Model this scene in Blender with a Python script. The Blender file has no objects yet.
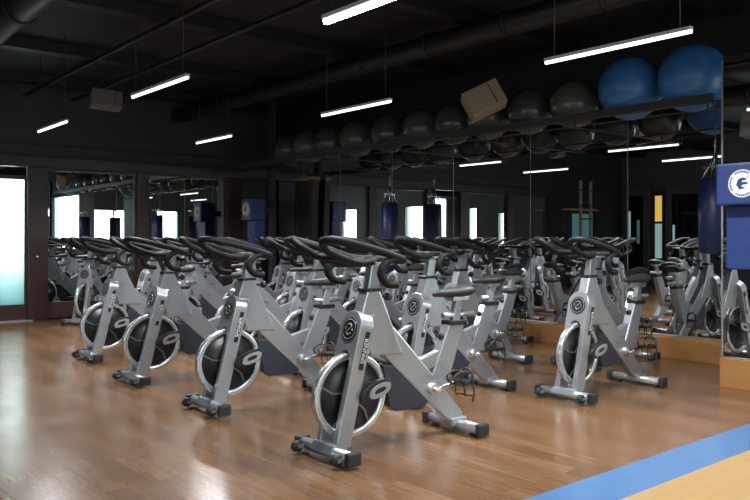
import bpy, bmesh, math, random
from mathutils import Vector, Matrix
random.seed(7)
PI = math.pi
scene = bpy.context.scene
COL = scene.collection

# ------------------------------------------------------------------ camera, world, light, exposure
cam_d = bpy.data.cameras.new('camera'); cam = bpy.data.objects.new('camera', cam_d); COL.objects.link(cam)
cam.location = (0, 0, 1.25)
cam.rotation_euler = (PI / 2, 0, -math.atan2(0.638, 0.770))
cam_d.sensor_width = 36; cam_d.lens = 766 / 750 * 36; cam_d.shift_y = -12 / 750
cam_d.clip_start = 0.05; cam_d.clip_end = 200
scene.camera = cam
w = bpy.data.worlds.new('world'); scene.world = w; w.use_nodes = True
w.node_tree.nodes['Background'].inputs[0].default_value = (0.80, 0.93, 1.0, 1)
w.node_tree.nodes['Background'].inputs[1].default_value = 1.0
scene.view_settings.view_transform = 'Standard'; scene.view_settings.look = 'None'
scene.view_settings.gamma = 1; scene.view_settings.use_curve_mapping = False
scene.view_settings.exposure = 0.85
scene.cycles.max_bounces = 10; scene.cycles.glossy_bounces = 6; scene.cycles.diffuse_bounces = 3
scene.cycles.transparent_max_bounces = 8
scene.cycles.sample_clamp_indirect = 10.0
scene.cycles.use_denoising = True

XM, YB, XL, YR, ZC = 7.6, 12.3, -4.1, -3.2, 3.6      # mirror wall, back wall, left wall, rear wall, ceiling
XM2, YM2 = 6.4, 3.11                                 # nearer mirror section and where it begins
DAY = (0.88, 0.97, 1.0); LAMP_W = 42

def area(name, loc, rot, sx, sy, power, color=DAY):
    l = bpy.data.lights.new(name, 'AREA'); l.shape = 'RECTANGLE'; l.size = sx; l.size_y = sy
    l.energy = power; l.color = color
    o = bpy.data.objects.new(name, l); COL.objects.link(o); o.location = loc; o.rotation_euler = rot
    return o
# daylight outside each window: (wall, along0, along1, z0, z1, radiance)
WINS = [
    ('rear', -3.3, -2.0, 0.9, 2.3, 14), ('rear', 0.6, 1.5, 0.9, 2.3, 14), ('rear', 2.1, 3.0, 0.9, 2.3, 14), ('rear', 3.9, 5.4, 0.9, 2.3, 14),
    ('left', -0.9, 0.1, 0.9, 2.45, 14), ('left', 3.0, 4.1, 0.9, 2.45, 14), ('left', 6.2, 6.7, 0.9, 2.3, 14), ('left', 7.6, 8.0, 0.9, 2.1, 14),
    ('right', -0.9, 1.85, 0.9, 2.55, 9),
]
for wl, a0, a1, z0, z1, r in WINS:
    A = (a1 - a0) * (z1 - z0); c = (a0 + a1) / 2; zc = (z0 + z1) / 2
    if wl == 'rear':   area('window_daylight', (c, YR - 0.25, zc), (PI / 2, 0, 0), a1 - a0, z1 - z0, r * A * 1.0)
    elif wl == 'left': area('window_daylight', (XL - 0.25, c, zc), (PI / 2, 0, -PI / 2), a1 - a0, z1 - z0, r * A * 1.0)
    else:              area('window_daylight', (XM + 0.27, c, zc), (PI / 2, 0, PI / 2), a1 - a0, z1 - z0, r * A * 1.0)
area('door_daylight', (2.2, YB + 0.75, 2.3), (math.radians(-68), 0, 0), 2.4, 1.4, 80)

# ------------------------------------------------------------------ materials
def mat(name, col, rough=0.5, metal=0.0, noise=0.0, nscale=20, bump=0.0, spec=0.5, coat=0.0, emis=None, estr=0, alpha=1.0):
    m = bpy.data.materials.new(name); m.use_nodes = True
    nt = m.node_tree; b = nt.nodes['Principled BSDF']
    b.inputs['Base Color'].default_value = (*col, 1); b.inputs['Roughness'].default_value = rough
    b.inputs['Metallic'].default_value = metal; b.inputs['Specular IOR Level'].default_value = spec
    b.inputs['Coat Weight'].default_value = coat; b.inputs['Coat Roughness'].default_value = 0.1
    if emis: b.inputs['Emission Color'].default_value = (*emis, 1); b.inputs['Emission Strength'].default_value = estr
    if alpha < 1: b.inputs['Alpha'].default_value = alpha
    if noise or bump:
        tc = nt.nodes.new('ShaderNodeTexCoord'); n = nt.nodes.new('ShaderNodeTexNoise')
        n.inputs['Scale'].default_value = nscale; n.inputs['Detail'].default_value = 4
        nt.links.new(tc.outputs['Object'], n.inputs['Vector'])
        if noise:
            mx = nt.nodes.new('ShaderNodeMixRGB'); nt.links.new(n.outputs['Fac'], mx.inputs['Fac'])
            mx.inputs['Color1'].default_value = (*[c * (1 - noise) for c in col], 1)
            mx.inputs['Color2'].default_value = (*[min(1, c * (1 + noise)) for c in col], 1)
            nt.links.new(mx.outputs['Color'], b.inputs['Base Color'])
        if bump:
            bp = nt.nodes.new('ShaderNodeBump'); bp.inputs['Strength'].default_value = bump; bp.inputs['Distance'].default_value = 0.01
            nt.links.new(n.outputs['Fac'], bp.inputs['Height']); nt.links.new(bp.outputs['Normal'], b.inputs['Normal'])
    return m

def wood_floor_mat():
    m = bpy.data.materials.new('wood_floor'); m.use_nodes = True
    nt = m.node_tree; N = nt.nodes; L = nt.links; b = N['Principled BSDF']
    tc = N.new('ShaderNodeTexCoord'); mp = N.new('ShaderNodeMapping'); mp.inputs['Rotation'].default_value = (0, 0, PI / 2)
    L.new(tc.outputs['Object'], mp.inputs['Vector'])
    br = N.new('ShaderNodeTexBrick'); br.inputs['Scale'].default_value = 1
    br.inputs['Brick Width'].default_value = 1.25; br.inputs['Row Height'].default_value = 0.125
    br.inputs['Mortar Size'].default_value = 0.0016; br.inputs['Mortar Smooth'].default_value = 0.1
    br.inputs['Color1'].default_value = (0.120, 0.060, 0.027, 1); br.inputs['Color2'].default_value = (0.172, 0.092, 0.044, 1)
    br.inputs['Mortar'].default_value = (0.09, 0.045, 0.025, 1); br.offset = 0.37
    L.new(mp.outputs['Vector'], br.inputs['Vector'])
    mp2 = N.new('ShaderNodeMapping'); mp2.inputs['Scale'].default_value = (14, 0.9, 1); L.new(tc.outputs['Object'], mp2.inputs['Vector'])
    n = N.new('ShaderNodeTexNoise'); n.inputs['Scale'].default_value = 2.2; n.inputs['Detail'].default_value = 6; n.inputs['Roughness'].default_value = 0.65
    L.new(mp2.outputs['Vector'], n.inputs['Vector'])
    r = N.new('ShaderNodeMapRange'); r.inputs['From Min'].default_value = 0.3; r.inputs['From Max'].default_value = 0.7
    r.inputs['To Min'].default_value = 0.72; r.inputs['To Max'].default_value = 1.25; L.new(n.outputs['Fac'], r.inputs['Value'])
    mx = N.new('ShaderNodeVectorMath'); mx.operation = 'SCALE'; L.new(br.outputs['Color'], mx.inputs[0]); L.new(r.outputs['Result'], mx.inputs['Scale'])
    L.new(mx.outputs['Vector'], b.inputs['Base Color'])
    n2 = N.new('ShaderNodeTexNoise'); n2.inputs['Scale'].default_value = 1.7; L.new(tc.outputs['Object'], n2.inputs['Vector'])
    r2 = N.new('ShaderNodeMapRange'); r2.inputs['To Min'].default_value = 0.14; r2.inputs['To Max'].default_value = 0.30; L.new(n2.outputs['Fac'], r2.inputs['Value'])
    L.new(r2.outputs['Result'], b.inputs['Roughness'])
    bp = N.new('ShaderNodeBump'); bp.inputs['Strength'].default_value = 0.25; bp.inputs['Distance'].default_value = 0.002; bp.invert = True
    L.new(br.outputs['Fac'], bp.inputs['Height']); L.new(bp.outputs['Normal'], b.inputs['Normal'])
    b.inputs['Specular IOR Level'].default_value = 0.6
    return m

def grain_mat(name, c1, c2, axis, rough=0.35):
    m = bpy.data.materials.new(name); m.use_nodes = True
    nt = m.node_tree; N = nt.nodes; L = nt.links; b = N['Principled BSDF']
    tc = N.new('ShaderNodeTexCoord'); mp = N.new('ShaderNodeMapping')
    mp.inputs['Scale'].default_value = tuple(0.8 if i == axis else 12 for i in range(3)); L.new(tc.outputs['Object'], mp.inputs['Vector'])
    n = N.new('ShaderNodeTexNoise'); n.inputs['Scale'].default_value = 2; n.inputs['Detail'].default_value = 6; L.new(mp.outputs['Vector'], n.inputs['Vector'])
    mx = N.new('ShaderNodeMixRGB'); mx.inputs['Color1'].default_value = (*c1, 1); mx.inputs['Color2'].default_value = (*c2, 1)
    L.new(n.outputs['Fac'], mx.inputs['Fac']); L.new(mx.outputs['Color'], b.inputs['Base Color']); b.inputs['Roughness'].default_value = rough
    return m

def mirror_mat():
    m = bpy.data.materials.new('mirror'); m.use_nodes = True
    nt = m.node_tree; b = nt.nodes['Principled BSDF']
    b.inputs['Base Color'].default_value = (0.82, 0.85, 0.85, 1); b.inputs['Metallic'].default_value = 1; b.inputs['Roughness'].default_value = 0.0
    return m

def glass_mat(name, tint, refl=0.12):
    m = bpy.data.materials.new(name); m.use_nodes = True
    nt = m.node_tree; nt.nodes.clear(); o = nt.nodes.new('ShaderNodeOutputMaterial')
    t = nt.nodes.new('ShaderNodeBsdfTransparent'); t.inputs[0].default_value = (*tint, 1)
    g = nt.nodes.new('ShaderNodeBsdfGlossy'); g.inputs['Roughness'].default_value = 0.0
    mx = nt.nodes.new('ShaderNodeMixShader'); mx.inputs[0].default_value = refl
    nt.links.new(t.outputs[0], mx.inputs[1]); nt.links.new(g.outputs[0], mx.inputs[2]); nt.links.new(mx.outputs[0], o.inputs[0])
    return m

def frosted_mat():
    m = bpy.data.materials.new('frosted_glass'); m.use_nodes = True
    nt = m.node_tree; N = nt.nodes; L = nt.links; N.clear(); o = N.new('ShaderNodeOutputMaterial')
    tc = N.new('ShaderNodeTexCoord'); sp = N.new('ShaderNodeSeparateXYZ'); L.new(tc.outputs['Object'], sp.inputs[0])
    rp = N.new('ShaderNodeValToRGB'); L.new(sp.outputs['Z'], rp.inputs[0])   # door glow painted into the pane tint, fading to teal near its foot
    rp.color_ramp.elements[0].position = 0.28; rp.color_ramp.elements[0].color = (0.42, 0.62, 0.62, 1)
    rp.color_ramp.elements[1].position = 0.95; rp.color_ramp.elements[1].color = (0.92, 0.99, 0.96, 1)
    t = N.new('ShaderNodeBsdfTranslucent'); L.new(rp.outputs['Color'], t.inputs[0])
    g = N.new('ShaderNodeBsdfGlossy'); g.inputs['Roughness'].default_value = 0.25
    mx = N.new('ShaderNodeMixShader'); mx.inputs[0].default_value = 0.05
    L.new(t.outputs[0], mx.inputs[1]); L.new(g.outputs[0], mx.inputs[2]); L.new(mx.outputs[0], o.inputs[0])
    return m

M = {}
M['floor'] = wood_floor_mat()
M['blue_line'] = mat('blue_line', (0.070, 0.155, 0.31), 0.22, noise=0.06, nscale=6)
M['tan_wood'] = grain_mat('tan_wood', (0.31, 0.19, 0.075), (0.40, 0.27, 0.12), 0, 0.28)
M['ledge'] = grain_mat('ledge_wood', (0.27, 0.12, 0.035), (0.36, 0.175, 0.06), 1, 0.35)
M['dark_wood'] = grain_mat('dark_wood', (0.032, 0.017, 0.015), (0.062, 0.032, 0.028), 2, 0.32)
M['black_paint'] = mat('black_paint', (0.004, 0.0045, 0.0055), 0.65, noise=0.3, nscale=3)
M['wall_paint'] = mat('charcoal_paint', (0.036, 0.038, 0.043), 0.55, noise=0.2, nscale=2)
M['left_paint'] = mat('grey_paint', (0.10, 0.105, 0.115), 0.6, noise=0.15, nscale=2)
M['grey_wood'] = mat('grey_brown_wood', (0.14, 0.12, 0.12), 0.4, noise=0.2, nscale=6)
M['duct'] = mat('duct_black', (0.0065, 0.006, 0.0055), 0.45, noise=0.35, nscale=8, bump=0.2)
M['mirror'] = mirror_mat()
M['glass'] = glass_mat('window_glass', (0.93, 0.97, 0.96))
M['dark_glass'] = mat('dark_glass', (0.006, 0.009, 0.012), 0.02, spec=0.9)
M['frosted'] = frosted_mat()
M['grey_pane'] = mat('grey_glass', (0.05, 0.055, 0.05), 0.08, spec=0.7)
M['silver'] = mat('silver_paint', (0.40, 0.425, 0.455), 0.28, metal=0.65, noise=0.05, nscale=30, coat=0.3)
M['chrome'] = mat('chrome', (0.78, 0.79, 0.80), 0.14, metal=1.0)
M['brushed'] = mat('brushed_steel', (0.62, 0.62, 0.61), 0.3, metal=0.9)
M['rubber'] = mat('black_rubber', (0.018, 0.018, 0.019), 0.5, bump=0.15, nscale=200)
M['grip'] = mat('black_grip', (0.009, 0.009, 0.010), 0.55, spec=0.22, bump=0.15, nscale=150)
M['black_plastic'] = mat('black_plastic', (0.014, 0.014, 0.016), 0.3)
M['slate'] = mat('slate_plastic', (0.024, 0.030, 0.043), 0.42)
M['grey_oval'] = mat('light_grey_plastic', (0.33, 0.33, 0.33), 0.35, metal=0.3)
M['ink'] = mat('label_ink', (0.70, 0.70, 0.68), 0.5)
M['emblem_ink'] = mat('emblem_ink', (0.26, 0.26, 0.25), 0.4, metal=0.4)
M['rim'] = mat('polished_rim', (0.66, 0.68, 0.70), 0.22, metal=0.75)
M['spoke'] = mat('spoke_grey', (0.22, 0.22, 0.23), 0.35, metal=0.7)
M['wheel_black'] = mat('flywheel_black', (0.008, 0.008, 0.009), 0.38)
M['blue_vinyl'] = mat('blue_vinyl', (0.016, 0.036, 0.155), 0.42, bump=0.15, nscale=14)
M['navy_vinyl'] = mat('navy_vinyl', (0.012, 0.024, 0.085), 0.4, bump=0.15, nscale=14)
M['white_print'] = mat('white_print', (0.72, 0.75, 0.78), 0.5)
M['cream_print'] = mat('cream_print', (0.62, 0.60, 0.42), 0.5)
M['ball_blue'] = mat('ball_blue', (0.035, 0.15, 0.38), 0.38, noise=0.1, nscale=5)
M['ball_grey'] = mat('ball_grey', (0.05, 0.051, 0.054), 0.22, noise=0.2, nscale=5)
M['ball_tan'] = mat('ball_tan', (0.075, 0.07, 0.06), 0.25, noise=0.2, nscale=5)
M['rack'] = mat('rack_metal', (0.030, 0.030, 0.033), 0.45)
M['tube'] = mat('lamp_tube', (1, 1, 1), 0.4, emis=(0.97, 0.98, 1.0), estr=1.6)
M['batten'] = mat('lamp_batten', (0.5, 0.5, 0.5), 0.5)
M['wire'] = mat('wire', (0.02, 0.02, 0.02), 0.5)
M['seam'] = mat('seam_metal', (0.25, 0.25, 0.25), 0.4, metal=0.8)
M['tan_box'] = mat('tan_box', (0.27, 0.20, 0.14), 0.6)
M['grey_box'] = mat('grey_box', (0.12, 0.105, 0.10), 0.6)
M['amber'] = mat('amber_lit', (0.8, 0.5, 0.1), 0.5, emis=(1.0, 0.62, 0.12), estr=0.42)
M['pale_lit'] = mat('pale_lit', (0.6, 0.8, 0.8), 0.5, emis=(0.55, 0.85, 0.9), estr=0.22)
M['teal_lit'] = mat('teal_lit', (0.3, 0.6, 0.6), 0.5, emis=(0.25, 0.75, 0.75), estr=0.06)
M['post_white'] = mat('white_post', (0.55, 0.52, 0.58), 0.35)
M['orange_wood'] = mat('orange_wood', (0.60, 0.30, 0.10), 0.4)
M['tan_band'] = mat('tan_band', (0.28, 0.20, 0.09), 0.5)

# ------------------------------------------------------------------ mesh helpers
class MB:
    def __init__(s): s.bm = bmesh.new()
    def box(s, x0, x1, y0, y1, z0, z1, rot=None, bev=0):
        c = Vector(((x0 + x1) / 2, (y0 + y1) / 2, (z0 + z1) / 2))
        t = bmesh.new(); bmesh.ops.create_cube(t, size=1)
        bmesh.ops.scale(t, vec=(abs(x1 - x0), abs(y1 - y0), abs(z1 - z0)), verts=t.verts)
        if bev: bmesh.ops.bevel(t, geom=t.edges[:], offset=bev, segments=2, affect='EDGES', profile=0.6)
        if rot is not None: bmesh.ops.rotate(t, matrix=rot.to_3x3(), verts=t.verts)
        bmesh.ops.translate(t, vec=c, verts=t.verts); s.merge(t); return s
    def merge(s, t):
        me = bpy.data.meshes.new('t'); t.to_mesh(me); t.free(); s.bm.from_mesh(me); bpy.data.meshes.remove(me)
    def prism(s, pts, h, axis='y', off=0, bev=0):      # polygon in (x,z), (y,z) or (x,y) extruded +-h
        t = bmesh.new()
        def P(a, b, c): return {'y': (a, c + off, b), 'x': (c + off, a, b), 'z': (a, b, c + off)}[axis]
        f0 = [t.verts.new(P(a, b, -h)) for a, b in pts]; f1 = [t.verts.new(P(a, b, h)) for a, b in pts]
        n = len(pts); t.faces.new(f0); t.faces.new(f1[::-1])
        for i in range(n): t.faces.new((f0[i], f1[i], f1[(i + 1) % n], f0[(i + 1) % n]))
        bmesh.ops.recalc_face_normals(t, faces=t.faces)
        if bev: bmesh.ops.bevel(t, geom=t.edges[:], offset=bev, segments=2, affect='EDGES', profile=0.6)
        s.merge(t); return s
    def tube(s, pts, r, n=8, smooth=0, caps=True, closed=False):
        P = [Vector(p) for p in pts]
        R = list(r) if isinstance(r, (list, tuple)) else [r] * len(P)
        if smooth:
            Q = []; RR = []; k = len(P); rng = range(k if closed else k - 1)
            for i in rng:
                if closed: a, b, c, d = P[(i - 1) % k], P[i], P[(i + 1) % k], P[(i + 2) % k]
                else: a, b, c, d = P[max(i - 1, 0)], P[i], P[i + 1], P[min(i + 2, k - 1)]
                for j in range(smooth):
                    t = j / smooth
                    Q.append(0.5 * ((2 * b) + (c - a) * t + (2 * a - 5 * b + 4 * c - d) * t * t + (3 * b - a - 3 * c + d) * t ** 3))
                    RR.append(R[i] * (1 - t) + R[(i + 1) % k] * t)
            if not closed: Q.append(P[-1]); RR.append(R[-1])
            P, R = Q, RR
        m = len(P); rings = []; T0 = None; nrm = None
        for i in range(m):
            if closed: T = (P[(i + 1) % m] - P[i - 1]).normalized()
            else: T = (P[min(i + 1, m - 1)] - P[max(i - 1, 0)]).normalized()
            if nrm is None:
                up = Vector((0, 0, 1)) if abs(T.z) < 0.9 else Vector((1, 0, 0)); nrm = (up - T * up.dot(T)).normalized()
            else: nrm = (nrm - T * nrm.dot(T)).normalized()
            bi = T.cross(nrm)
            rings.append([s.bm.verts.new(P[i] + (nrm * math.cos(2 * PI * k / n) + bi * math.sin(2 * PI * k / n)) * R[i]) for k in range(n)])
        for i in range(m if closed else m - 1):
            a, b = rings[i], rings[(i + 1) % m]
            for k in range(n):
                f = s.bm.faces.new((a[k], a[(k + 1) % n], b[(k + 1) % n], b[k])); f.smooth = True
        if caps and not closed:
            s.bm.faces.new(rings[0][::-1]); s.bm.faces.new(rings[-1])
        return s
    def lathe(s, prof, n=24, c=(0, 0, 0), axis='y', ring=False):     # prof: (radius, offset along the axis)
        rings = []
        for r, h in prof:
            rg = []
            for k in range(n):
                a = 2 * PI * k / n; u, v = r * math.cos(a), r * math.sin(a)
                p = {'y': (u, h, v), 'x': (h, u, v), 'z': (u, v, h)}[axis]
                rg.append(s.bm.verts.new((p[0] + c[0], p[1] + c[1], p[2] + c[2])))
            rings.append(rg)
        if ring: rings.append(rings[0])
        for i in range(len(rings) - 1):
            for k in range(n):
                f = s.bm.faces.new((rings[i][k], rings[i][(k + 1) % n], rings[i + 1][(k + 1) % n], rings[i + 1][k])); f.smooth = True
        if ring: return s
        if prof[0][0] > 1e-4: s.bm.faces.new(rings[0])
        if prof[-1][0] > 1e-4: s.bm.faces.new(rings[-1])
        return s
    def xf(s, mtx): bmesh.ops.transform(s.bm, matrix=mtx, verts=s.bm.verts); return s
    def build(s, name, m, parent=None, loc=None, rot=None):
        bmesh.ops.remove_doubles(s.bm, verts=s.bm.verts, dist=1e-5)
        bmesh.ops.recalc_face_normals(s.bm, faces=s.bm.faces)
        me = bpy.data.meshes.new(name); s.bm.to_mesh(me); s.bm.free(); me.materials.append(m)
        o = bpy.data.objects.new(name, me); COL.objects.link(o)
        if loc: o.location = loc
        if rot: o.rotation_euler = rot
        if parent: o.parent = parent
        return o

def tag(o, label=None, cat=None, group=None, kind=None):
    if label: o['label'] = label
    if cat: o['category'] = cat
    if group: o['group'] = group
    if kind: o['kind'] = kind
    return o
def struct(o, label=None): return tag(o, label, kind='structure')
def empty(name, loc=(0, 0, 0), rz=0):
    o = bpy.data.objects.new(name, None); COL.objects.link(o); o.location = loc; o.rotation_euler = (0, 0, rz); o.empty_display_size = 0.1
    return o
def copy_tree(o, parent=None, kids=None):
    c = o.copy(); COL.objects.link(c); c.parent = parent
    for ch in [k for k in KIDS.get(o.name, [])]: copy_tree(ch, c)
    return c
KIDS = {}
def index_kids():
    KIDS.clear()
    for o in bpy.data.objects:
        if o.parent: KIDS.setdefault(o.parent.name, []).append(o)
def text(name, body, size, m, parent, matrix, extrude=0.0008):
    cu = bpy.data.curves.new(name, 'FONT'); cu.body = body; cu.size = size; cu.align_x = 'CENTER'; cu.align_y = 'CENTER'; cu.extrude = extrude
    cu.resolution_u = 3
    t = bpy.data.objects.new(name, cu); COL.objects.link(t); bpy.context.view_layer.update()
    me = bpy.data.meshes.new_from_object(t.evaluated_get(bpy.context.evaluated_depsgraph_get()))
    bpy.data.objects.remove(t)
    me.transform(matrix); me.materials.clear(); me.materials.append(m); me.name = name
    o = bpy.data.objects.new(name, me); COL.objects.link(o); o.parent = parent
    return o

# ------------------------------------------------------------------ the room shell
def wall_mesh(axis, pos, thick, a0, a1, z0, z1, holes):
    """wall on the plane axis=pos, cut by rectangular holes (a0,a1,z0,z1)"""
    b = MB()
    As = sorted({a0, a1, *[h[0] for h in holes], *[h[1] for h in holes]}); Zs = sorted({z0, z1, *[h[2] for h in holes], *[h[3] for h in holes]})
    for i in range(len(As) - 1):
        for j in range(len(Zs) - 1):
            ca, cz = (As[i] + As[i + 1]) / 2, (Zs[j] + Zs[j + 1]) / 2
            if any(h[0] < ca < h[1] and h[2] < cz < h[3] for h in holes): continue
            p0, p1 = sorted((pos, pos + thick))
            if axis == 'y': b.box(As[i], As[i + 1], p0, p1, Zs[j], Zs[j + 1])
            else: b.box(p0, p1, As[i], As[i + 1], Zs[j], Zs[j + 1])
    return b

struct(MB().box(XL, XM, 2.365, YB, -0.1, 0).build('floor', M['floor']))
struct(MB().box(XL, XM, 2.07, 2.365, -0.1, 0).build('trim_1', M['blue_line']), 'glossy blue boundary stripe on the floor')
struct(MB().box(XL, XM, YR, 2.07, -0.1, 0).build('trim_2', M['tan_wood']), 'pale honey wood floor beyond the blue stripe')
struct(MB().box(XL, XM, YR, YB, ZC, ZC + 0.1).build('ceiling', M['black_paint']))

# back wall: frosted door, mirrors in dark frames
BACKWIN = (-2.86, -1.8, 0.9, 1.95)
DOOR = (2.50, 3.36, 0.0, 2.45)
struct(wall_mesh('y', YB, 0.15, XL, XM, 0, ZC, [BACKWIN, DOOR]).build('wall_back', M['wall_paint']))
FZ = 2.47
def frame_post(x0, x1, n, z1=FZ - 0.15, dp=0.11):
    struct(MB().box(x0, x1, YB - dp, YB - 0.001, 0, z1, bev=0.006).build('trim_%d' % n, M['dark_wood']))
posts = [(6.66, 7.02), (5.03, 5.22), (3.33, 3.60), (2.24, 2.54), (0.69, 0.91), (-0.92, -0.67)]
tn = 3
for a, b_ in posts: frame_post(a, b_, tn); tn += 1
struct(MB().box(-0.92, XM - 0.02, YB - 0.13, YB - 0.001, FZ - 0.15, FZ + 0.02, bev=0.008).build('trim_%d' % tn, M['dark_wood']), 'dark wood head rail over the framed mirrors'); tn += 1
struct(MB().box(-0.92, XM - 0.02, YB - 0.05, YB - 0.001, FZ + 0.021, FZ + 0.2, bev=0.008).build('trim_%d' % tn, M['wall_paint'])); tn += 1
struct(MB().box(7.02, 7.4, YB - 0.09, YB - 0.001, 0, FZ - 0.15, bev=0.01).build('trim_%d' % tn, M['wall_paint'])); tn += 1
mir = [(3.60, 5.03, 'framed wall mirror nearest the frosted door'), (5.22, 6.66, 'framed wall mirror nearest the blue pad in the far corner'),
       (0.91, 2.24, 'framed mirror just left of the frosted door, seen in the mirror wall'), (-0.67, 0.69, 'framed mirror furthest along the back wall, seen in the mirror wall')]
for x0, x1, lb in mir:
    t = empty('framed_mirror', (x0, YB, 0)); tag(t, lb, 'mirror', 'framed mirrors on the back wall')
    W = x1 - x0 - 0.002
    MB().box(0.03, W - 0.03, -0.04, -0.012, 0.26, FZ - 0.18).build('mirror_pane', M['mirror'], t)
    fr = MB().box(0.001, W, -0.075, -0.045, 0.02, 0.26).box(0.001, W, -0.07, -0.045, FZ - 0.19, FZ - 0.152)
    fr.box(0.001, 0.035, -0.07, -0.045, 0.26, FZ - 0.19).box(W - 0.035, W, -0.07, -0.045, 0.26, FZ - 0.19)
    fr.build('frame', M['dark_wood'], t)
# the frosted door
dr = struct(empty('door_1', (2.54, YB, 0)))
dw = 3.33 - 2.54
fr = MB().box(0.002, dw - .002, -0.055, 0.0, 0.02, 0.25).box(0.002, dw - .002, -0.055, 0.0, 2.13, 2.19)
fr.box(0.002, 0.06, -0.055, 0.0, 0.25, 2.13).box(0.36, 0.40, -0.055, 0.0, 0.25, 2.13).box(dw - 0.035, dw - .002, -0.055, 0.0, 0.25, 2.13).build('frame', M['dark_wood'], dr)
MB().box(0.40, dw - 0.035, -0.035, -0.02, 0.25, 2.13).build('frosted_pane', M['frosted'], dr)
MB().box(0.06, 0.36, -0.035, -0.02, 0.25, 2.13).build('grey_pane', M['grey_pane'], dr)
MB().box(0.002, dw - .002, -0.04, -0.02, 2.19, FZ - 0.152).build('transom', M['dark_glass'], dr)
MB().lathe([(0.0, -0.05), (0.02, -0.045), (0.03, -0.025), (0.02, 0.0)], 16, (dw + 0.13, -0.112, 0.97)).build('door_knob', M['chrome'], dr)
struct(MB().box(2.5, 3.4, YB - 0.12, YB - 0.056, 0.0, 0.018).build('trim_%d' % tn, M['brushed']), 'bright metal door threshold'); tn += 1
# bright lobby behind the frosted door
mlob = mat('lobby_paint', (0.75, 0.8, 0.8), 0.6)
struct(wall_mesh('y', YB + 1.6, 0.1, 1.2, 4.4, 0, 2.9, []).build('wall_lobby', mlob))
struct(MB().box(1.2, 4.4, YB + 0.151, YB + 1.6, -0.1, 0).build('trim_%d' % tn, mlob)); tn += 1

# left wall (behind the camera's left), with glazed doors seen in the mirror wall
holesL = [(a0, a1, z0, z1) for wl, a0, a1, z0, z1, r in WINS if wl == 'left']
struct(wall_mesh('x', XL, -0.15, YR, YB, 0, ZC, holesL).build('wall_left', M['left_paint']))
holesR = [(a0, a1, z0, z1) for wl, a0, a1, z0, z1, r in WINS if wl == 'rear']
struct(wall_mesh('y', YR, -0.15, XL, XM, 0, ZC, holesR).build('wall_rear', M['wall_paint']))
struct(wall_mesh('x', XM, 0.15, YR, YB, 0, ZC, [(a0, a1, z0, z1) for wl, a0, a1, z0, z1, r in WINS if wl == 'right']).build('wall_right', M['black_paint']))
struct(MB().box(XM2, XM2 + 0.06, 2.38, YM2, 0.245, 2.78).build('wall_near', M['black_paint']))
wn = 1
for wl, a0, a1, z0, z1, r in WINS:
    Wd, Hh = a1 - a0, z1 - z0
    t = struct(empty('window_%d' % wn)); wn += 1
    fr = MB(); e = 0.04; nm = 1 if wl == 'right' else max(1, round(Wd / 0.8))
    fr.box(0, Wd, 0, 0.06, 0, e).box(0, Wd, 0, 0.06, Hh - e, Hh).box(0, e, 0, 0.06, e, Hh - e).box(Wd - e, Wd, 0, 0.06, e, Hh - e)
    for k in range(1, nm): fr.box(Wd * k / nm - 0.02, Wd * k / nm + 0.02, 0.005, 0.055, e, Hh - e)
    fr.build('window_frame', M['dark_wood'], t)
    MB().box(e, Wd - e, 0.025, 0.031, e, Hh - e).build('window_pane', M['glass'], t)
    if wl == 'rear': t.location = (a0, YR - 0.06, z0)
    elif wl == 'left': t.location = (XL - 0.06, a1, z0); t.rotation_euler.z = -PI / 2
    else: t.location = (XM + 0.06, a0, z0); t.rotation_euler.z = PI / 2
# window of the back wall, left of the framed mirrors (teal light behind a dark blind)
t = struct(empty('window_%d' % wn, (BACKWIN[0], YB + 0.04, BACKWIN[2]))); wn += 1
Wd, Hh = BACKWIN[1] - BACKWIN[0], BACKWIN[3] - BACKWIN[2]
MB().box(0, Wd, 0, 0.05, 0, 0.05).box(0, Wd, 0, 0.05, Hh - 0.05, Hh).box(0, 0.05, 0, 0.05, 0.05, Hh - 0.05).box(Wd - 0.05, Wd, 0, 0.05, 0.05, Hh - 0.05).build('window_frame', M['dark_wood'], t)
MB().box(0.05, Wd - 0.05, 0.02, 0.03, 0.05, Hh - 0.05).build('window_pane', M['teal_lit'], t)

# glazed door leaves of the left wall
dn = 2
def glazed_door(y0, y1, slits):
    global dn
    t = struct(empty('door_%d' % dn, (XL, y1, 0), -PI / 2)); dn += 1
    W = y1 - y0
    MB().box(0, 0.14, 0, 0.08, 0, 2.62).box(W - 0.14, W, 0, 0.08, 0, 2.62).box(0.14, W - 0.14, 0, 0.08, 2.42, 2.62).box(0.14, W - 0.14, 0, 0.08, 0, 0.2).build('frame', M['grey_wood'], t)
    MB().box(0.14, W - 0.14, 0.02, 0.03, 0.2, 2.42).build('glass_pane', M['dark_glass'], t)
    for a, b_, z0, z1, mm in slits:
        MB().box(a, b_, 0.031, 0.036, z0, z1).build('lit_slit', M[mm], t)
glazed_door(11.42, 12.2, [(0.16, 0.22, 1.1, 2.0, 'pale_lit'), (0.42, 0.5, 1.1, 1.75, 'teal_lit')])
glazed_door(9.6, 10.9, [(0.18, 0.24, 1.1, 1.6, 'pale_lit'), (0.9, 1.1, 1.3, 1.6, 'teal_lit')])
t = struct(empty('window_%d' % wn, (XL, 11.24, 0.5), -PI / 2)); wn += 1
MB().box(0, 0.22, 0.001, 0.02, 1.2, 1.9).build('amber_pane', M['amber'], t); MB().box(0, 0.22, 0.001, 0.02, 0.2, 1.14).build('pale_pane', M['pale_lit'], t)
MB().box(-0.03, 0, 0, 0.05, 0, 2.0).box(0.22, 0.25, 0, 0.05, 0, 2.0).box(0, 0.22, 0, 0.05, 1.9, 2.0).box(0, 0.22, 0, 0.05, 1.14, 1.2).build('window_frame', M['dark_wood'], t)

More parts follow.
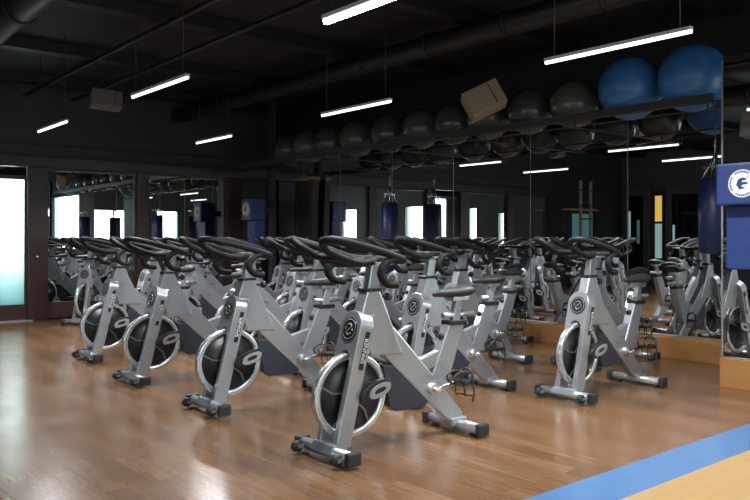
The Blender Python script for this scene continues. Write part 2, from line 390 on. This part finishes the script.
# wooden ledge under the mirror wall
struct(MB().box(XM - 0.17, XM, YM2, YB - 0.14, 0, 0.21, bev=0.004).build('baseboard_right', M['ledge']), 'honey brown wooden ledge under the long mirror wall')
struct(MB().box(XM2 - 0.06, XM, 2.38, YM2, 0, 0.245, bev=0.004).build('baseboard_near', M['ledge']), 'honey brown wooden platform under the nearer mirror')
struct(MB().box(XL, XL + 0.02, YR, 9.5, 0, 0.12).build('baseboard_left', M['dark_wood']))

# mirror wall panels
seams = [YB - 0.14, 11.12, 10.05, 8.75, 7.46, 6.12, 4.76, YM2 + 0.02]
ords = ['mirror wall panel in the far corner beside the blue pad', 'second mirror wall panel from the far corner, behind the dark pilaster', 'third mirror wall panel from the far corner',
        'fourth mirror wall panel from the far corner', 'fifth mirror wall panel from the far corner', 'sixth mirror wall panel from the far corner, behind the right half of the last rows', 'long mirror wall panel directly left of the near blue pad']
for i in range(len(seams) - 1):
    t = MB().box(XM - 0.012, XM - 0.001, seams[i + 1] + 0.003, seams[i] - 0.003, 0.212, 2.66).build('mirror_panel', M['mirror'])
    tag(t, ords[i], 'mirror', 'panels of the mirror wall')
tag(MB().box(XM2 - 0.012, XM2 - 0.001, 2.39, YM2 - 0.004, 0.25, 2.75).build('mirror_panel', M['mirror']), 'nearest mirror panel at the right edge, behind the blue pad', 'mirror', 'panels of the mirror wall')
for i, y in enumerate(seams[1:-1]):
    struct(MB().box(XM - 0.016, XM - 0.0125, y - 0.004, y + 0.004, 0.212, 2.66).build('trim_%d' % tn, M['seam'])); tn += 1
struct(MB().box(XM2 - 0.02, XM2 - 0.002, YM2 - 0.003, YM2 + 0.006, 0.25, 2.75).build('trim_%d' % tn, M['brushed'])); tn += 1
# dark pilaster on the mirror wall, tapering, with a tan band
t = empty('pilaster', (XM - 0.13, 10.82, 0.21)); tag(t, 'dark brown tapering pilaster with a tan band in front of the mirror wall', 'pilaster')
MB().prism([(-0.19, 0), (0.20, 0), (0.24, 1.6), (0.30, 2.02), (-0.27, 2.02), (-0.23, 1.6)], 0.055, 'x').build('shaft', mat('pilaster_brown', (0.026, 0.019, 0.013), 0.5, noise=0.3, nscale=9), t)
MB().box(-0.06, 0.06, -0.285, 0.315, 2.02, 2.07).build('band', M['tan_band'], t)

# ------------------------------------------------------------------ ceiling services
def duct(x, z, r, y0, y1, lb, name='ventilation_duct'):
    b = MB().tube([(x, y0, z), (x, y1, z)], r, 16)
    y = y0 + 0.4
    while y < y1: b.tube([(x, y - 0.02, z), (x, y + 0.02, z)], r + 0.012, 16); y += 1.1
    tag(b.build(name, M['duct']), lb, 'duct', 'ducts under the black ceiling')
duct(1.88, 3.27, 0.15, -1, 12.2, 'black round duct along the ceiling, right one of the pair at the top left')
duct(1.42, 3.30, 0.13, -1, 12.2, 'black round duct along the ceiling, left one of the pair at the top left')
duct(5.75, 3.33, 0.12, -1, 12.2, 'long single black duct above the lamps nearest the mirror wall')
for i, y in enumerate((3.6, 5.5, 7.45, 9.6, 11.6)):
    struct(MB().box(XL, XM - .001 , y - 0.09, y + 0.09, 3.47, ZC - .001).build('trim_%d' % tn, M['duct'])); tn += 1
for i, (x, lb) in enumerate(((4.0, 'thin black conduit pipe under the ceiling between the lamp rows'), (3.3, 'thin black sprinkler pipe under the ceiling left of the conduit'))):
    b = MB().tube([(x, 0, 3.40), (x, 12.2, 3.40)], 0.03, 8)
    tag(b.build('conduit_pipe', M['duct']), lb, 'pipe')

# lamps
def lamp(loc, L):
    t = empty('strip_lamp', loc)
    MB().box(-0.022, 0.022, -L / 2, L / 2, 0.012, 0.035).build('housing', M['batten'], t)
    MB().tube([(0, -L / 2, 0.002), (0, L / 2, 0.002)], 0.013, 10).build('tube', M['tube'], t)
    a = area('lamp_light', (0, 0, -0.02), (0, 0, 0), 0.03, L * 0.98, LAMP_W, (0.97, 0.98, 1.0)); a.data.spread = math.radians(150); a.parent = t; a.visible_camera = True
    for s in (-1, 1): MB().tube([(0, s * (L / 2 - 0.08), 0.035), (0, s * (L / 2 - 0.08), ZC - loc[2] - 0.001)], 0.004, 5).build('suspension_wire', M['wire'], t)
    return t
LZ = 1.25 + 1.33
lamps = [
    (2.88, 9.55, 1.08, 'short-looking strip lamp at the far left, over the frosted door side'),
    (2.86, 6.47, 1.16, 'strip lamp at the left with the brightest tube, second from the left edge'),
    (2.76, 3.25, 1.14, 'strip lamp cut off by the top edge of the picture'),
    (4.94, 9.40, 0.98, 'faint strip lamp above the framed mirrors at the far corner'),
    (4.88, 6.22, 1.14, 'strip lamp above the middle of the room, left of the tan speaker'),
    (4.72, 3.08, 1.16, 'strip lamp above the blue exercise balls, longest in the picture'),
    (4.72, -0.2, 1.16, 'strip lamp behind the camera on the right'),
    (2.76, -0.2, 1.16, 'strip lamp behind the camera on the left'),
]
for x, y, L, lb in lamps:
    tag(lamp((x, y, LZ), L), lb, 'lamp', 'strip lamps hung from the ceiling')

# speakers
def speaker(loc, rot, w_, h_, d_, m, lb):
    t = empty('ceiling_speaker', loc); t.rotation_euler = rot
    MB().box(-w_ / 2, w_ / 2, -d_ / 2, d_ / 2, -h_ / 2, h_ / 2, bev=0.01).build('cabinet', m, t)
    g = MB().box(-w_ / 2 + 0.02, w_ / 2 - 0.02, -d_ / 2 - 0.008, -d_ / 2, -h_ / 2 + 0.02, h_ / 2 - 0.02, bev=0.003).build('grille', m, t)
    MB().box(w_ * .22, w_ * .24, -d_ / 2 - 0.012, -d_ / 2 - 0.0085, -h_ / 2 + 0.02, h_ / 2 - 0.02).build('seam', M['black_plastic'], t)
    MB().box(w_ / 2, w_ / 2 + 0.05, -0.04, 0.04, -0.03, 0.05).tube([(w_ / 2 + 0.03, 0, 0), (w_ / 2 + 0.03, 0, 0.12)], 0.012).build('bracket', M['black_plastic'], t)
    tag(t, lb, 'speaker', 'speakers under the ceiling')
    return t
speaker((6.05, 5.50, 2.70), (math.radians(-14), math.radians(-26), math.radians(-38)), 0.40, 0.28, 0.22, M['tan_box'], 'tan box speaker tilted downwards above the mirror wall')
t = speaker((3.31, 8.95, 2.87), (math.radians(-8), math.radians(4), math.radians(-10)), 0.34, 0.20, 0.2, M['grey_box'], 'grey beige speaker in a black bracket at the upper left')
t = speaker((6.3, 2.72, 2.16), (math.radians(-5), 0, math.radians(-90)), 0.34, 0.2, 0.16, M['grey_box'], 'grey box speaker above the near blue pad')

# ------------------------------------------------------------------ ball rack
t = empty('ball_rack', (6.75, 0, 2.45)); tag(t, 'long dark metal rack holding the exercise balls above the mirror wall', 'rack')
MB().box(-0.28, -0.255, YM2 + 0.12, 12.1, -0.015, 0.055).build('front_rail', M['rack'], t)
MB().tube([(-0.17, YM2 + 0.12, 0.0), (-0.17, 12.1, 0.0)], 0.010).build('support_rail', M['rack'], t)
MB().tube([(0.17, YM2 + 0.12, 0.0), (0.17, 12.1, 0.0)], 0.010).build('support_rail', M['rack'], t)
for s in seams[:-1] + [YM2 + 0.2]:
    yy = s - 0.03
    MB().box(-0.268, 0.835, yy - 0.006, yy + 0.006, -0.075, -0.062).box(-0.18, -0.16, yy - 0.006, yy + 0.006, -0.062, -0.01).box(0.16, 0.18, yy - 0.006, yy + 0.006, -0.062, -0.01).box(-0.28, -0.268, yy - 0.006, yy + 0.006, -0.075, -0.0155).build('bracket', M['rack'], t)
balls = [10.27, 9.73, 9.17, 8.55, 7.85, 7.2, 6.62, 6.06, 5.45, 4.86, 4.20, 3.56]
names = ['eleventh', 'tenth', 'ninth', 'eighth', 'seventh', 'sixth', 'fifth', 'fourth', 'third', 'second', 'first']
grey = [y for y in balls if y > 4.5] 
for i, y in enumerate(grey):
    k = len(grey) - i
    r = 0.255 if y < 10.5 else 0.24
    z = 2.45 + math.sqrt((r + 0.010) ** 2 - 0.17 ** 2)
    b = MB().lathe([(max(1e-5, r * math.sin(PI * j / 16)), -r * math.cos(PI * j / 16)) for j in range(17)], 28, axis='x').build('exercise_ball', M['ball_tan'] if i % 2 else M['ball_grey'], None, (6.75, y, z), (0, 0.3 * i, 0))
    o_ = ['', '', 'second ', 'third ', 'fourth ', 'fifth ', 'sixth ']
    if k == 1: wd = 'nearest grey exercise ball, next to the blue ones on the rack'
    elif k <= 6: wd = o_[k] + 'grey exercise ball from the blue ones on the rack'
    elif k == len(grey): wd = 'grey exercise ball at the very far end of the rack'
    else: wd = o_[len(grey) - k + 1] + 'grey exercise ball from the far end of the rack'
    tag(b, wd, 'exercise ball', 'exercise balls on the rack')
for y, lb in ((4.20, 'large blue exercise ball next to the grey ones on the rack'), (3.56, 'large blue exercise ball at the right end of the rack')):
    r = 0.31; z = 2.45 + math.sqrt((r + 0.010) ** 2 - 0.17 ** 2)
    b = MB().lathe([(max(1e-5, r * math.sin(PI * j / 20)), -r * math.cos(PI * j / 20)) for j in range(21)], 36, axis='x').build('exercise_ball', M['ball_blue'], None, (6.75, y, z))
    tag(b, lb, 'exercise ball', 'exercise balls on the rack')

# ------------------------------------------------------------------ boxing pads and heavy bags
def wall_pad(loc, wy, hu, ht, du, dl, print_mat, lb):
    """pad on a wall facing +X; loc = wall point at the pad's foot, the face looks to -X"""
    t = empty('wall_boxing_pad', loc); tag(t, lb, 'boxing pad', 'wall mounted boxing pads')
    MB().box(-du, -0.02, -wy / 2, wy / 2, ht - hu, ht, bev=0.018).build('upper_block', M['blue_vinyl'], t)
    MB().prism([(-dl, 0.0), (-0.02, 0.0), (-0.02, ht - hu), (-dl, ht - hu)], wy / 2 - 0.02, 'y', bev=0.012).build('lower_block', M['blue_vinyl'], t)
    MB().box(-0.02, -0.001, -wy / 2 + 0.04, wy / 2 - 0.04, 0.05, ht - 0.05).build('back_plate', M['black_plastic'], t)
    R = hu * 0.33; x = -du - 0.001; zc = ht - hu / 2
    em = MB().lathe([(R, 0), (R, 0.002)], 32, (x - 0.002, 0, zc), axis='x').build('emblem', print_mat, t)
    ring = MB()
    n = 40
    for k in range(n):
        if k % 10 in (4, 5): continue
        a = 2 * PI * k / n; a2 = 2 * PI * (k + 0.62) / n
        p = [(R * rr * math.cos(q), zc + R * rr * math.sin(q)) for rr, q in ((0.78, a), (0.92, a), (0.92, a2), (0.78, a2))]
        ring.prism(p, 0.0012, 'x', x - 0.0032)
    sh = [(-.42, -.1), (-.28, .3), (.02, .42), (.36, .34), (.2, .2), (.02, .22), (-.02, .08), (.3, .1), (.44, -.06), (.1, -.08), (-.08, -.2), (.24, -.36), (-.2, -.42), (-.3, -.24)]
    ring.prism([(-R * a, zc + R * b_) for a, b_ in sh], 0.0012, 'x', x - 0.0032)
    ring.prism([(-R * a, zc + R * b_) for a, b_ in ((.3, .5), (.42, .44), (.38, .54))], 0.0012, 'x', x - 0.0032)
    ring.build('emblem_print', M['blue_vinyl'], em)
    return t
wall_pad((XM2, 2.765, 1.0), 0.42, 0.33, 0.84, 0.40, 0.27, M['white_print'], 'blue boxing pad with white round emblem at the right edge')
t = wall_pad((6.90, 11.36, 0.86), 0.30, 0.37, 1.06, 0.32, 0.22, M['cream_print'], 'blue boxing pad with cream round emblem in the far corner')
MB().box(0.16, 0.24, -0.06, 0.06, -0.86, ZC - 0.861).box(0.0, 0.16, -0.04, 0.04, 0.2, 0.3).box(0.0, 0.16, -0.04, 0.04, 0.8, 0.9).build('mounting_post', M['wall_paint'], t)
def heavy_bag(loc, r, z0, z1, lb, hang=ZC):
    t = empty('heavy_bag', loc); tag(t, lb, 'punch bag', 'heavy bags before the mirror wall')
    MB().lathe([(r - 0.03, z0), (r, z0 + 0.02), (r, z1 - 0.02), (r - 0.03, z1)], 24, axis='z').build('bag_body', M['navy_vinyl'], t)
    ch = MB()
    for k in range(4):
        a = PI / 4 + k * PI / 2
        p0 = Vector((r * 0.85 * math.cos(a), r * 0.85 * math.sin(a), z1 - 0.02)); p1 = Vector((0, 0, z1 + 0.24))
        ch.tube([p0, p0 + (p1 - p0) * 0.5, p1], 0.008, 6)
    n = 7
    for k in range(n):
        zz = z1 + 0.24 + k * 0.02
        ch.tube([(0.012, 0, zz), (0, 0.0, zz + 0.014), (-0.012, 0, zz), (0, 0, zz - 0.014)], 0.004, 5, 3, closed=True)
    MB().tube([(0, 0, z1 + 0.24), (0, 0, hang - 0.001)], 0.005, 6).build('suspension_cable', M['wire'], t)
    ch.build('chain', M['chrome'], t)
    MB().box(-0.12, 0.12, -0.012, 0.012, z1 + 0.10, z1 + 0.12).box(-0.012, 0.012, -0.12, 0.12, z1 + 0.10, z1 + 0.12).build('hanger_bar', M['chrome'], t)
heavy_bag((7.17, 3.56, 0), 0.15, 1.1, 1.82, 'dark blue heavy bag on chains left of the near blue pad')
heavy_bag((7.15, 8.3, 0), 0.12, 0.75, 1.76, 'dark blue heavy bag on chains before the middle of the mirror wall')

# pull-up frame seen in the mirror, against the back wall's left end
t = empty('pull_up_frame', (-1.9, YB - 0.35, 0)); tag(t, 'white two-post pull-up frame with an orange wooden shelf before the back wall', 'exercise frame')
for s in (-0.22, 0.22): MB().box(s - 0.03, s + 0.03, -0.03, 0.03, 0, 2.75).build('post', M['post_white'], t)
for z in (1.75, 2.1, 2.5): MB().tube([(-0.25, -0.03, z), (0.25, -0.03, z)], 0.018).build('crossbar', M['rack'], t)
MB().box(-0.2, 1.0, -0.25, 0.0, 1.96, 2.0).build('shelf', M['orange_wood'], t)
MB().box(0.9, 0.96, -0.03, 0.03, 0, 1.96).build('shelf_post', M['rack'], t)

# ------------------------------------------------------------------ indoor cycle
def make_bike():
    root = empty('indoor_cycle')
    S = M['silver']
    # front stabilizer
    st = MB().tube([(0.03, -0.22, 0.055), (0.03, 0.22, 0.055)], 0.034, 14)
    st.prism([(-0.01, 0.05), (0.09, 0.05), (0.12, 0.10), (0.01, 0.10)], 0.10, 'y', bev=0.006)
    st = st.build('front_stabilizer', S, root)
    for s in (-1, 1):
        MB().box(-0.012, 0.078, s * 0.222, s * 0.262, 0.016, 0.094, bev=0.014).build('end_cap', M['rubber'], st)
        MB().lathe([(0.012, -0.014), (0.033, -0.012), (0.033, 0.012), (0.012, 0.014)], 16, (-0.035, s * 0.19, 0.05)).build('transport_wheel', M['rubber'], st)
        MB().box(-0.04, 0.0, s * 0.19 - 0.022, s * 0.19 - 0.015, 0.04, 0.06).box(-0.04, 0.0, s * 0.19 + 0.015, s * 0.19 + 0.022, 0.04, 0.06).box(-0.002, 0.02, s * 0.19 - 0.022, s * 0.19 + 0.022, 0.04, 0.06).build('wheel_bracket', S, st)
    # fork: two legs under a rounded head
    Lf = math.hypot(0.19, 0.735); ang = math.atan2(0.19, 0.75)
    W, w_, top, sl = 0.094, 0.052, Lf, Lf - 0.235
    out = [(-W - 0.006, 0), (-W, 0.45)] + [(W * math.cos(PI - a), top - W + W * math.sin(a)) for a in [PI * k / 14 for k in range(15)]] + [(W, 0.45), (W + 0.006, 0)]
    inn = [(w_ + 0.004, 0)] + [(w_ * math.cos(a), sl - w_ + w_ * math.sin(a)) for a in [PI * k / 10 for k in range(11)]] + [(-w_ - 0.004, 0)]
    def fork_m(b): return b.xf(Matrix.Translation((0.075, 0, 0.085)) @ Matrix.Rotation(ang, 4, 'Y'))
    fk = fork_m(MB().prism(out + inn, 0.047, 'x', bev=0.006)).build('fork', S, root)
    # emblem on the fork head
    zc = Lf - 0.112; xf = -0.047
    em = fork_m(MB().lathe([(0.068, 0), (0.068, -0.004)], 28, (xf, 0, zc), axis='x')).build('emblem', M['black_plastic'], fk)
    e2 = MB()
    e2.lathe([(0.060, -0.0040), (0.060, -0.0055), (0.055, -0.0055), (0.055, -0.0040)], 28, (xf, 0, zc), axis='x', ring=True)
    e2.tube([(xf - 0.0045, 0.022, zc + 0.022), (xf - 0.0045, 0.0, zc + 0.032), (xf - 0.0045, -0.02, zc + 0.018), (xf - 0.0045, 0.0, zc), (xf - 0.0045, 0.02, zc - 0.016), (xf - 0.0045, 0, zc - 0.032), (xf - 0.0045, -0.022, zc - 0.02)], 0.0045, 6, 4)
    e2.tube([(xf - 0.0045, -0.03, zc + 0.004), (xf - 0.0045, -0.034, zc - 0.012)], 0.004, 6).tube([(xf - 0.0045, 0.03, zc + 0.012), (xf - 0.0045, 0.034, zc - 0.004)], 0.004, 6)
    fork_m(e2).build('emblem_print', M['emblem_ink'], em)
    for s in (-1, 1):
        lp = fork_m(MB().box(-0.001, 0.026, s * W - 0.003 * s, s * (W + 0.005), Lf - 0.33, Lf - 0.11)).build('label_plate', M['black_plastic'], fk)
        mtx = Matrix.Translation((0.075, 0, 0.085)) @ Matrix.Rotation(ang, 4, 'Y') @ Matrix.Translation((0.0125, s * (W + 0.0055), Lf - 0.22))
        # letters read upwards along the leg on both sides
        if s < 0: r = Matrix(((0, -1, 0, 0), (0, 0, -1, 0), (1, 0, 0, 0), (0, 0, 0, 1)))
        else: r = Matrix(((0, 1, 0, 0), (0, 0, 1, 0), (1, 0, 0, 0), (0, 0, 0, 1)))
        text('label_letters', 'SPINNER', 0.038, M['ink'], lp, mtx @ r)
    # flywheel
    fc = (0.19, 0, 0.345)
    R = 0.245
    fw = MB().lathe([(0.05, -0.012), (0.215, -0.008), (0.215, 0.008), (0.05, 0.012)], 48, fc).build('flywheel', M['wheel_black'], root)
    MB().lathe([(0.207, -0.012), (0.210, -0.019), (R - 0.003, -0.021), (R, -0.018), (R, 0.018), (R - 0.003, 0.021), (0.210, 0.019), (0.207, 0.012)], 56, fc, ring=True).build('polished_rim', M['rim'], fw)
    sp = MB()
    for k in range(5):
        a = 2 * PI * k / 5 + 0.3
        for s in (-1, 1):
            pts = [(0.05, a - 0.10), (0.13, a + 0.10), (0.207, a - 0.03), (0.207, a + 0.02), (0.13, a + 0.18), (0.05, a + 0.15)]
            sp.prism([(fc[0] + r_ * math.cos(q), fc[2] + r_ * math.sin(q)) for r_, q in pts], 0.003, 'y', s * 0.013)
    sp.build('wheel_spokes', M['spoke'], fw)
    MB().lathe([(0.055, -0.028), (0.06, -0.02), (0.06, 0.02), (0.055, 0.028)], 24, fc).build('hub', M['black_plastic'], fw)
    # oval axle covers
    def oval(a, b_, n=26): return [(a * math.copysign(abs(math.cos(t_)) ** 0.8, math.cos(t_)), b_ * math.copysign(abs(math.sin(t_)) ** 0.8, math.sin(t_))) for t_ in [2 * PI * k / n for k in range(n)]]
    for s in (-1, 1):
        ra = math.radians(-12)
        def pl(pts): return [(0.285 + x * math.cos(ra) - z * math.sin(ra) * -1 * -1, 0.375 - x * math.sin(ra) + z * math.cos(ra)) for x, z in pts]
        cv = MB().prism(pl(oval(0.105, 0.056)), 0.020, 'y', s * 0.108, bev=0.006).build('axle_cover', M['black_plastic'], root)
        o1 = pl(oval(0.075, 0.040)); o1 = [(a + 0.018, b_) for a, b_ in o1]
        i1 = pl(oval(0.040, 0.017)); i1 = [(a + 0.018, b_) for a, b_ in i1]
        b = MB(); n = len(o1)
        for k in range(n):
            k2 = (k + 1) % n
            b.prism([o1[k], o1[k2], i1[k2], i1[k]], 0.004, 'y', s * 0.131)
        b.build('cover_ring', M['grey_oval'], cv)
    # frame
    fr = MB()
    fr.prism([(0.235, 0.79), (0.283, 0.945), (0.372, 0.945), (0.545, 0.55), (0.315, 0.56)], 0.042, 'y', bev=0.010)
    fr.prism([(0.36, 0.84), (0.545, 0.655), (1.045, 0.12), (1.035, 0.075), (0.915, 0.075), (0.42, 0.54)], 0.034, 'y', bev=0.012)
    fr.prism([(0.62, 0.475), (0.875, 0.545), (0.845, 0.455), (0.66, 0.39)], 0.026, 'y', bev=0.006)
    fr.prism([(0.23, 0.66), (0.32, 0.68), (0.33, 0.80), (0.23, 0.80)], 0.05, 'y', bev=0.006)
    fr = fr.build('frame', S, root)
    MB().prism([(0.775, 0.37), (0.90, 0.29), (1.06, 0.70), (0.93, 0.715)], 0.034, 'y', bev=0.008).build('seat_tube', S, fr)
    MB().prism([(0.40, 0.50), (0.455, 0.24), (0.50, 0.205), (0.72, 0.195), (0.78, 0.25), (0.79, 0.34), (0.66, 0.46)], 0.031, 'y', bev=0.010).build('chain_guard', M['slate'], root)
    # head post, collar and handlebar
    MB().prism([(0.290, 0.90), (0.325, 1.09), (0.400, 1.09), (0.362, 0.90)], 0.026, 'y', bev=0.008).build('head_post', S, root)
    MB().prism([(0.274, 0.935), (0.278, 0.957), (0.390, 0.957), (0.386, 0.935)], 0.045, 'y', bev=0.006).build('post_collar', M['black_plastic'], root)
    kb = MB().tube([(0.40, 0, 0.90), (0.45, 0, 0.90)], 0.010).lathe([(0.014, 0), (0.026, 0.006), (0.026, 0.03), (0.014, 0.036)], 14, (0.445, 0, 0.90), axis='x')
    kb.build('height_knob', M['black_plastic'], root)
    MB().box(0.28, 0.47, -0.032, 0.032, 1.088, 1.112, bev=0.006).box(0.30, 0.44, -0.10, 0.10, 1.095, 1.108, bev=0.004).build('bar_mount', M['brushed'], root)
    hb = MB(); r = 0.0225
    for s in (-1, 1):
        pts = [(0.37, 0.0, 1.122), (0.40, s * 0.08, 1.122), (0.41, s * 0.17, 1.12), (0.37, s * 0.235, 1.13), (0.22, s * 0.245, 1.175), (0.04, s * 0.235, 1.22),
               (-0.05, s * 0.205, 1.24), (-0.085, s * 0.15, 1.235), (-0.045, s * 0.10, 1.19), (0.06, s * 0.10, 1.14), (0.20, s * 0.085, 1.105), (0.33, s * 0.05, 1.118)]
        hb.tube(pts, r, 10, 4)
        hb.tube([(0.34, s * 0.24, 1.14), (0.25, s * 0.246, 1.11), (0.215, s * 0.248, 1.05), (0.255, s * 0.248, 0.995), (0.33, s * 0.245, 0.985)], r, 10, 4)
    hb.tube([(0.06, -0.105, 1.145), (0.03, 0, 1.14), (0.06, 0.105, 1.145)], r * 0.9, 10, 4)
    hb.build('handlebar', M['grip'], root)
    # rear stabilizer
    rs = MB().tube([(1.0, -0.22, 0.05), (1.0, 0.22, 0.05)], 0.034, 14).box(0.93, 1.06, -0.05, 0.05, 0.04, 0.095, bev=0.008).build('rear_stabilizer', S, root)
    for s in (-1, 1):
        MB().box(0.955, 1.045, s * 0.222, s * 0.262, 0.010, 0.090, bev=0.014).build('end_cap', M['rubber'], rs)
        MB().lathe([(0.026, 0), (0.026, 0.02), (0.012, 0.03)], 12, (1.0, s * 0.17, 0.0), axis='z').build('foot', M['rubber'], rs)
    # middle cross foot behind the flywheel
    # seat assembly
    MB().prism([(0.92, 0.69), (0.925, 0.722), (1.075, 0.718), (1.07, 0.686)], 0.042, 'y', bev=0.006).build('seat_collar', M['black_plastic'], root)
    MB().lathe([(0.012, 0), (0.024, 0.008), (0.024, 0.03), (0.012, 0.036)], 12, (0.87, 0, 0.62), axis='x').tube([(0.90, 0, 0.62), (0.96, 0, 0.62)], 0.009).build('seat_knob', M['black_plastic'], root)
    MB().prism([(0.965, 0.70), (1.0, 0.86), (1.05, 0.86), (1.03, 0.70)], 0.02, 'y', bev=0.005).build('seat_post', M['silver'], root)
    MB().tube([(0.90, 0, 0.752), (1.16, 0, 0.752)], 0.019, 12).build('slider_bar', M['brushed'], root)
    MB().box(0.96, 1.10, -0.035, 0.035, 0.845, 0.872, bev=0.006).build('saddle_clamp', M['brushed'], root)
    sd = MB(); rings = []
    prof = [(x_ * 0.93 + 0.03, a_ * 0.85, b_ - 0.006, c_ * 1.45) for x_, a_, b_, c_ in [(0.845, 0.008, 0.897, 0.006), (0.86, 0.022, 0.902, 0.016), (0.91, 0.030, 0.905, 0.020), (0.98, 0.045, 0.905, 0.024), (1.04, 0.075, 0.907, 0.028), (1.09, 0.098, 0.912, 0.032), (1.14, 0.105, 0.917, 0.032), (1.17, 0.085, 0.917, 0.026), (1.182, 0.04, 0.914, 0.012)]]
    for x, hw, z, hh in prof:
        rings.append([sd.bm.verts.new((x, hw * math.cos(a), z + hh * math.sin(a) * (0.9 if math.sin(a) < 0 else 0.75))) for a in [2 * PI * k / 14 for k in range(14)]])
    for i in range(len(rings) - 1):
        for k in range(14):
            f = sd.bm.faces.new((rings[i][k], rings[i][(k + 1) % 14], rings[i + 1][(k + 1) % 14], rings[i + 1][k])); f.smooth = True
    sd.bm.faces.new(rings[0]); sd.bm.faces.new(rings[-1])
    sd.build('saddle', M['rubber'], root)
    # cranks and pedals
    MB().lathe([(0.03, -0.065), (0.036, -0.06), (0.036, 0.06), (0.03, 0.065)], 16, (0.77, 0, 0.31)).build('bottom_bracket', M['brushed'], root)
    for s in (-1, 1):
        ex, ez = (0.935, 0.345) if s < 0 else (0.605, 0.275)
        y = s * 0.085
        ck = MB().tube([(0.77, s * 0.06, 0.31), (0.77, y, 0.31), ((0.77 + ex) / 2, y + s * 0.012, (0.31 + ez) / 2), (ex, y + s * 0.014, ez)], [0.019, 0.019, 0.014, 0.016], 10, 3).build('crank', M['chrome'], root)
        py0, py1 = y + s * 0.025, y + s * 0.115
        pd = MB().box(ex - 0.045, ex + 0.045, py0, py1, ez - 0.014, ez + 0.014, bev=0.005).tube([(ex, y, ez), (ex, py1, ez)], 0.009)
        pd = pd.build('pedal', M['black_plastic'], root)
        cg = MB()
        for yy in (py0 + s * 0.012, py1 - s * 0.012):
            cg.tube([(ex - 0.05, yy, ez - 0.01), (ex - 0.10, yy, ez + 0.01), (ex - 0.11, yy, ez + 0.055), (ex - 0.05, yy, ez + 0.075), (ex + 0.02, yy, ez + 0.06)], 0.007, 6, 3)
        cg.tube([(ex + 0.02, py0, ez - 0.015), (ex + 0.02, py0, ez + 0.06), (ex + 0.02, (py0 + py1) / 2, ez + 0.085), (ex + 0.02, py1, ez + 0.06), (ex + 0.02, py1, ez - 0.015)], 0.008, 6, 3)
        cg.tube([(ex + 0.03, py1, ez - 0.01), (ex + 0.035, py1 + s * 0.004, ez - 0.06), (ex + 0.025, py1, ez - 0.12)], 0.006, 5, 2)
        for yy in (py0 + s * 0.006, py1 - s * 0.006):
            cg.tube([(ex - 0.04, yy, ez - 0.012), (ex - 0.035, yy, ez - 0.075), (ex + 0.045, yy, ez - 0.08), (ex + 0.045, yy, ez - 0.012)], 0.005, 6)
        cg.tube([(ex + 0.0, py0, ez - 0.078), (ex + 0.0, py1, ez - 0.078)], 0.005, 6)
        cg.build('toe_cage', M['rubber'], pd)
    return root

proto = make_bike(); proto.scale = (1.06, 1, 1); index_kids()
rows = [
    ([2.51, 2.55, 2.56, 2.70], [3.50, 5.00, 6.38, 7.86], 'first', 'front row'),
    ([3.78, 3.86, 3.86, 3.9, 3.95], [4.34, 5.94, 7.22, 8.6, 9.9], 'second', 'second row'),
    ([4.85, 4.95, 4.99, 4.99, 5.02, 5.0], [3.60, 5.12, 6.58, 7.9, 9.2, 10.6], 'third', 'third row'),
    ([6.12, 6.14, 6.13, 6.13, 6.13], [4.42, 6.05, 7.3, 8.6, 10.0], 'fourth', 'last row before the mirror wall'),
]
order = ['nearest', 'second', 'third', 'fourth', 'fifth', 'sixth']
first = True
for ri, (xs, ys, _, rn) in enumerate(rows):
    for k, (x, y) in enumerate(zip(xs, ys)):
        if ri == 0 and k == 0: lb = 'silver indoor cycle nearest the camera, the large one at the centre front'
        elif ri == 2 and k == 0: lb = 'silver indoor cycle standing alone on the right, nearest one of the third row'
        else:
            lb = 'silver indoor cycle, %s from the camera in the %s' % (order[k], rn) if k else 'silver indoor cycle, nearest one of the %s' % rn
            if k == len(ys) - 1: lb = 'silver indoor cycle at the far end of the %s' % rn
        b = proto if first else copy_tree(proto); first = False
        j = ((k * 37 + ri * 17) % 7 - 3) / 3
        b.location = (x, y, 0); b.rotation_euler = (0, 0, 0 if k == 0 and ri == 0 else math.radians(1.2 * j))
        tag(b, lb, 'exercise bike', 'indoor cycles standing in rows')
b = copy_tree(proto); b.location = (3.70, 11.12, 0); b.rotation_euler = (0, 0, math.radians(42))
tag(b, 'silver indoor cycle turned askew before the framed mirror beside the frosted door', 'exercise bike', 'indoor cycles standing in rows')
